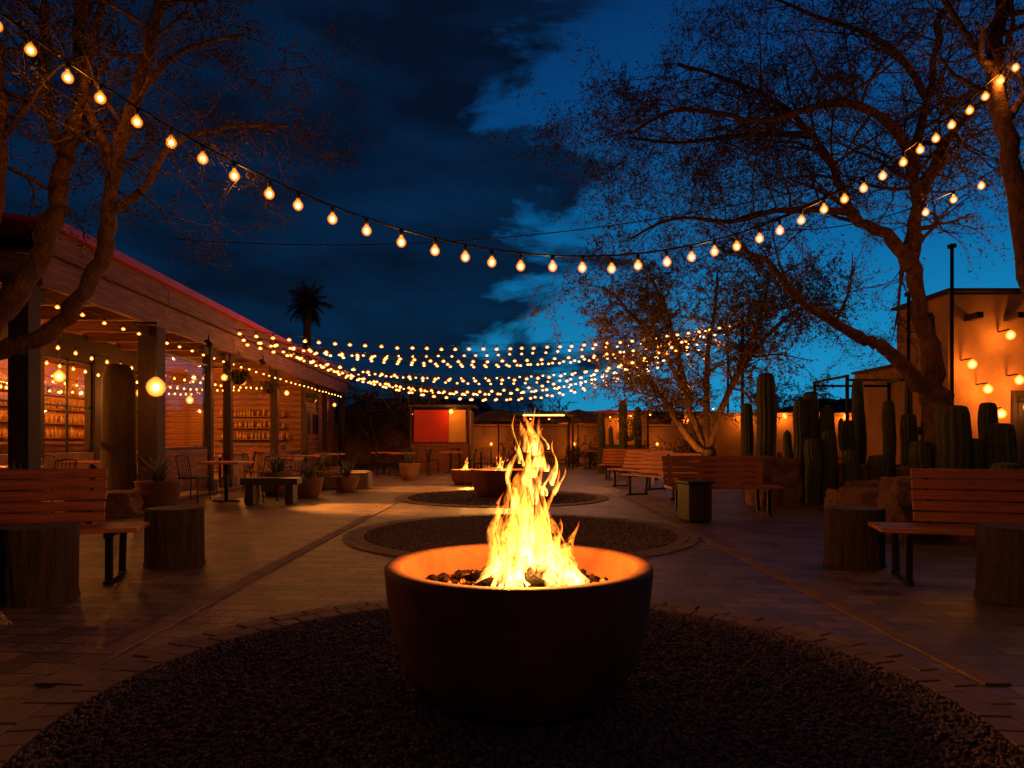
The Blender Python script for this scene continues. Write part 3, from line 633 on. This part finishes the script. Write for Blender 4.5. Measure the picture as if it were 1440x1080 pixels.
t.limb([(7.1,12,6.1),(6.4,11.7,6.65),(5.4,11.4,6.8),(4.1,11.2,6.4),(2.8,11.0,6.5),(1.9,11,6.1)],.10,.02,24,.25,**k)
t.limb([(7.1,12,5.4),(7.6,12.2,6.2),(8.25,12.5,7),(9.2,12.7,7.8)],.11,.03,16,.2,**k)
t.limb([(6.0,12.2,5.25),(5.0,12.4,5.35),(4.0,12.6,5.2),(3.0,12.7,5.3),(2.2,12.7,4.9)],.07,.02,16,.2,**k)
t.limb([(5.4,12.3,6.65),(4.6,13.0,7.0),(3.3,13.4,7.0),(2.3,13.6,7.2)],.07,.02,16,.2,**k)
t.limb([(7.5,12.3,7.3),(6.6,12.0,8.1),(5.4,12.0,8.6),(4.4,12,9)],.07,.02,16,.2,**k)
t.finish('mesquite_tree',M['leaf'])
t=Tree(21); k=dict(L=1.3,lev=2,kids=5,leafn=9,leafsz=.02,droop=.05)
t.limb([(6.5,8,-.1),(6.2,8,2.2),(6.0,8,3.57),(5.8,8,4.65),(5.67,8,5.5),(5.75,8,6.4),(5.9,7.8,8)],.14,.07,10,.6,**k)
t.limb([(5.67,8,5.4),(5.2,8,6.1),(4.7,7.9,6.7)],.05,.02,8,.2,**k)
t.limb([(5.8,8,4.9),(6.3,8.1,5.6),(6.8,8.2,6.0)],.05,.02,8,.2,**k)
t.finish('mesquite_tree',M['leaf'])
t=Tree(31); k=dict(L=1.6,lev=2,kids=6,leafn=18,leafsz=.045,droop=.02)
t.limb([(5.75,20,-.1),(5.72,20,.5),(5.7,20,.9)],.26,.22)
for pts in ([(5.7,20,.7),(5.3,20,1.7),(4.95,19.9,2.7),(4.3,19.8,3.8),(3.3,19.7,5.0),(2.6,19.7,5.6)],[(5.7,20,.7),(6.0,19.9,1.8),(6.5,19.8,3.0),(7.3,19.7,4.1),(8.2,19.7,4.9),(9.2,19.7,5.1)],[(5.7,20,.7),(5.75,20.2,2.2),(5.85,20.4,3.8),(6.1,20.5,5.2),(6.2,20.6,6.2)],[(5.6,20,.8),(4.9,19.6,1.5),(4.2,19.2,2.4),(3.4,19.0,3.2),(2.6,18.8,3.7)],[(5.2,20,2.2),(4.9,20.3,3.8),(4.6,20.6,5.2),(4.2,20.8,6.2)],[(6.4,19.8,2.8),(6.9,19.5,4.2),(7.2,19.3,5.5)]):
    t.limb(pts,.13,.03,14,.3,**k)
t.finish('palo_verde_tree',M['leafwarm'])
t=Tree(41); k=dict(L=.9,lev=2,kids=5,leafn=9,leafsz=.018,droop=.06)
t.limb([(-5.6,6,-.1),(-5.4,6,1.2),(-5.0,6,1.75),(-4.5,6,1.96),(-4.12,6,2.06),(-3.81,6,2.4),(-3.58,6,2.84),(-3.53,6,3.4),(-3.38,6,3.9),(-3.16,6,4.65),(-3.1,6,5.1),(-2.95,6,5.9)],.10,.04,14,.6,**k)
t.limb([(-5.2,6,1.6),(-4.75,6.2,2.2),(-4.5,6.2,2.5),(-4.25,6.2,2.9),(-4.13,6.2,3.28),(-4.03,6.2,3.84),(-3.88,6.2,4.4),(-3.94,6.2,5.1),(-3.8,6.2,5.9)],.12,.05,12,.6,**k)
t.limb([(-4.8,5.8,1.9),(-4.55,5.8,2.6),(-4.4,5.8,3.3),(-4.34,5.8,4.0),(-4.5,5.8,5)],.09,.05,8,.5,**k)
t.limb([(-4.05,6.2,3.7),(-4.3,6.3,4.3),(-4.3,6.3,5.2)],.06,.035,8,.3,**k)
t.limb([(-3.55,6,3.15),(-3.25,6,3.35),(-2.98,6,3.75),(-2.6,6.2,4.0),(-2.1,6.4,4.1)],.04,.012,12,.2,**k)
t.limb([(-3.35,6,4.1),(-3.0,6.1,4.6),(-2.5,6.3,4.9)],.035,.015,8,.2,**k)
t.limb([(-3.5,6,3.6),(-3.75,6,4.2),(-3.6,6,5.0)],.045,.03,8,.2,**k)
t.finish('mesquite_tree',M['leaf'])
for x,y,h,sd in [(-4.6,31,4.0,1),(-9.5,33,4.5,2),(1.5,37,3.2,3),(12,30,4,4),(9,38,4.2,5),(-6.5,32,3.8,6)]:
    t=Tree(60+sd); t.limb([(x,y,-.1),(x+.1,y,h*.25)],.14,.12)
    for a in range(5):
        an=a*1.26+sd; t.limb([(x+.1,y,h*.22),(x+math.cos(an)*.6,y+math.sin(an)*.6,h*.5),(x+math.cos(an)*1.5,y+math.sin(an)*1.5,h*.85)],.08,.02,10,.2,L=1.2,lev=1,kids=7,leafn=16,leafsz=.06,droop=0)
    t.finish('background_tree',M['leaf'])
g=root('palm_tree',(-10.5,35,0)); T=Tubes(); T.tube(smoothline([(0,0,0),(.1,0,3),(0,0,6),(.05,0,8.2)]),.2,10); T.obj('trunk',M['treebark'],g)
V=[];F=[];rr=random.Random(4)
for i in range(60):
    a=rr.uniform(0,6.28); el=rr.uniform(-1.2,1.3); L=rr.uniform(.9,1.4); P=[]
    p=Vector((.05,0,8.2)); d=Vector((math.cos(a)*math.cos(el),math.sin(a)*math.cos(el),math.sin(el)))
    for q in range(7): P.append(p.copy()); p=p+d*L/6; d=(d+Vector((0,0,-.16))).normalized()
    side=Vector((-math.sin(a),math.cos(a),0))
    for q in range(1,7):
        for s in(-1,1):
            for e in range(3):
                b=len(V); o=P[q-1].lerp(P[q],e/3); tip=o+side*s*.42*math.sin(math.pi*min(.95,q/7+.1))*rr.uniform(.7,1.1)+d*.15+Vector((0,0,-.12)); V+=[o,o+(P[q]-P[q-1])*.3,tip]; F.append((b,b+1,b+2))
add('fronds',V,F,M['leaf'],g)
t=Tree(90)
for i in range(26):
    x=rr.uniform(-3,10) ; y=rr.uniform(29,33) if i%2 else rr.uniform(25,30); x=x if x>3 or y>30 else x+6
    for q in range(4): t.grow(Vector((x+rr.gauss(0,.2),y,0)),Vector((rr.gauss(0,.4),rr.gauss(0,.4),1)).normalized(),rr.uniform(.7,1.4),.02,1,6,18,.05,0)
t.finish('desert_shrubs',M['leaf'])

# ---------------------------------------------------------------- sky
w=D.worlds.new('World'); sc.world=w; w.use_nodes=True; n=w.node_tree.nodes; l=w.node_tree.links; n.clear()
tc=n.new('ShaderNodeTexCoord'); sp=n.new('ShaderNodeSeparateXYZ'); l.new(tc.outputs['Generated'],sp.inputs[0])
def math_(op,a,b=None,c=None,clamp=False):
    m=n.new('ShaderNodeMath'); m.operation=op; m.use_clamp=clamp
    for i,x in enumerate((a,b,c)):
        if x is None: continue
        if isinstance(x,(int,float)): m.inputs[i].default_value=x
        else: l.new(x,m.inputs[i])
    return m.outputs[0]
gr=n.new('ShaderNodeValToRGB'); e=gr.color_ramp.elements
e[0].position=0; e[0].color=(.014,.31,.58,1); e[1].position=.75; e[1].color=(.002,.013,.06,1)
for p,c in ((.12,(.008,.24,.50)),(.26,(.003,.13,.35)),(.42,(.002,.062,.22)),(.55,(.002,.032,.13))): q=e.new(p); q.color=(*c,1)
l.new(sp.outputs[2],gr.inputs[0])
az=math_('MULTIPLY_ADD',sp.outputs[0],.6,.84,True)
ay=n.new('ShaderNodeMapRange'); ay.inputs[1].default_value=-.2; ay.inputs[2].default_value=.75; ay.inputs[3].default_value=.06; ay.inputs[4].default_value=1; l.new(sp.outputs[1],ay.inputs[0])
azy=math_('MULTIPLY',az,ay.outputs[0])
sk=n.new('ShaderNodeMixRGB'); sk.blend_type='MULTIPLY'; sk.inputs[0].default_value=1; l.new(gr.outputs[0],sk.inputs[1]); l.new(azy,sk.inputs[2])
mp=n.new('ShaderNodeMapping'); mp.inputs['Scale'].default_value=(1.6,1.6,4.6); mp.inputs['Location'].default_value=(.3,.0,.6); l.new(tc.outputs['Generated'],mp.inputs[0])
nz=n.new('ShaderNodeTexNoise'); nz.inputs['Scale'].default_value=1.9; nz.inputs['Detail'].default_value=9; nz.inputs['Roughness'].default_value=.58; nz.inputs['Distortion'].default_value=.3; l.new(mp.outputs[0],nz.inputs['Vector'])
bias=math_('MULTIPLY_ADD',sp.outputs[0],-1.25,-.045)
s0=math_('MULTIPLY',nz.outputs['Fac'],1.35)
s1=math_('ADD',s0,bias)
cm=n.new('ShaderNodeMapRange'); cm.interpolation_type='SMOOTHSTEP'; cm.inputs[1].default_value=.47; cm.inputs[2].default_value=.60; l.new(s1,cm.inputs[0])
n2=n.new('ShaderNodeTexNoise'); n2.inputs['Scale'].default_value=3.2; n2.inputs['Detail'].default_value=6; l.new(mp.outputs[0],n2.inputs['Vector'])
cr=n.new('ShaderNodeValToRGB'); cr.color_ramp.elements[0].position=.38; cr.color_ramp.elements[0].color=(.0016,.0048,.015,1); cr.color_ramp.elements[1].position=.78; cr.color_ramp.elements[1].color=(.002,.020,.065,1); l.new(n2.outputs['Fac'],cr.inputs[0])
cf=math_('MULTIPLY',cm.outputs[0],.97)
mx=n.new('ShaderNodeMixRGB'); l.new(cf,mx.inputs[0]); l.new(sk.outputs[0],mx.inputs[1]); l.new(cr.outputs[0],mx.inputs[2])
bg=n.new('ShaderNodeBackground'); bg.inputs[1].default_value=1; l.new(mx.outputs[0],bg.inputs[0]); o=n.new('ShaderNodeOutputWorld'); l.new(bg.outputs[0],o.inputs[0])

# ---------------------------------------------------------------- camera
cam=D.cameras.new('camera'); co=D.objects.new('camera',cam); col.objects.link(co); co.location=(0,0,1.15); co.rotation_euler=(math.radians(90),0,0)
cam.lens=24; cam.sensor_width=36; cam.shift_y=.0556; cam.clip_end=4000; cam.clip_start=.05
sc.camera=co
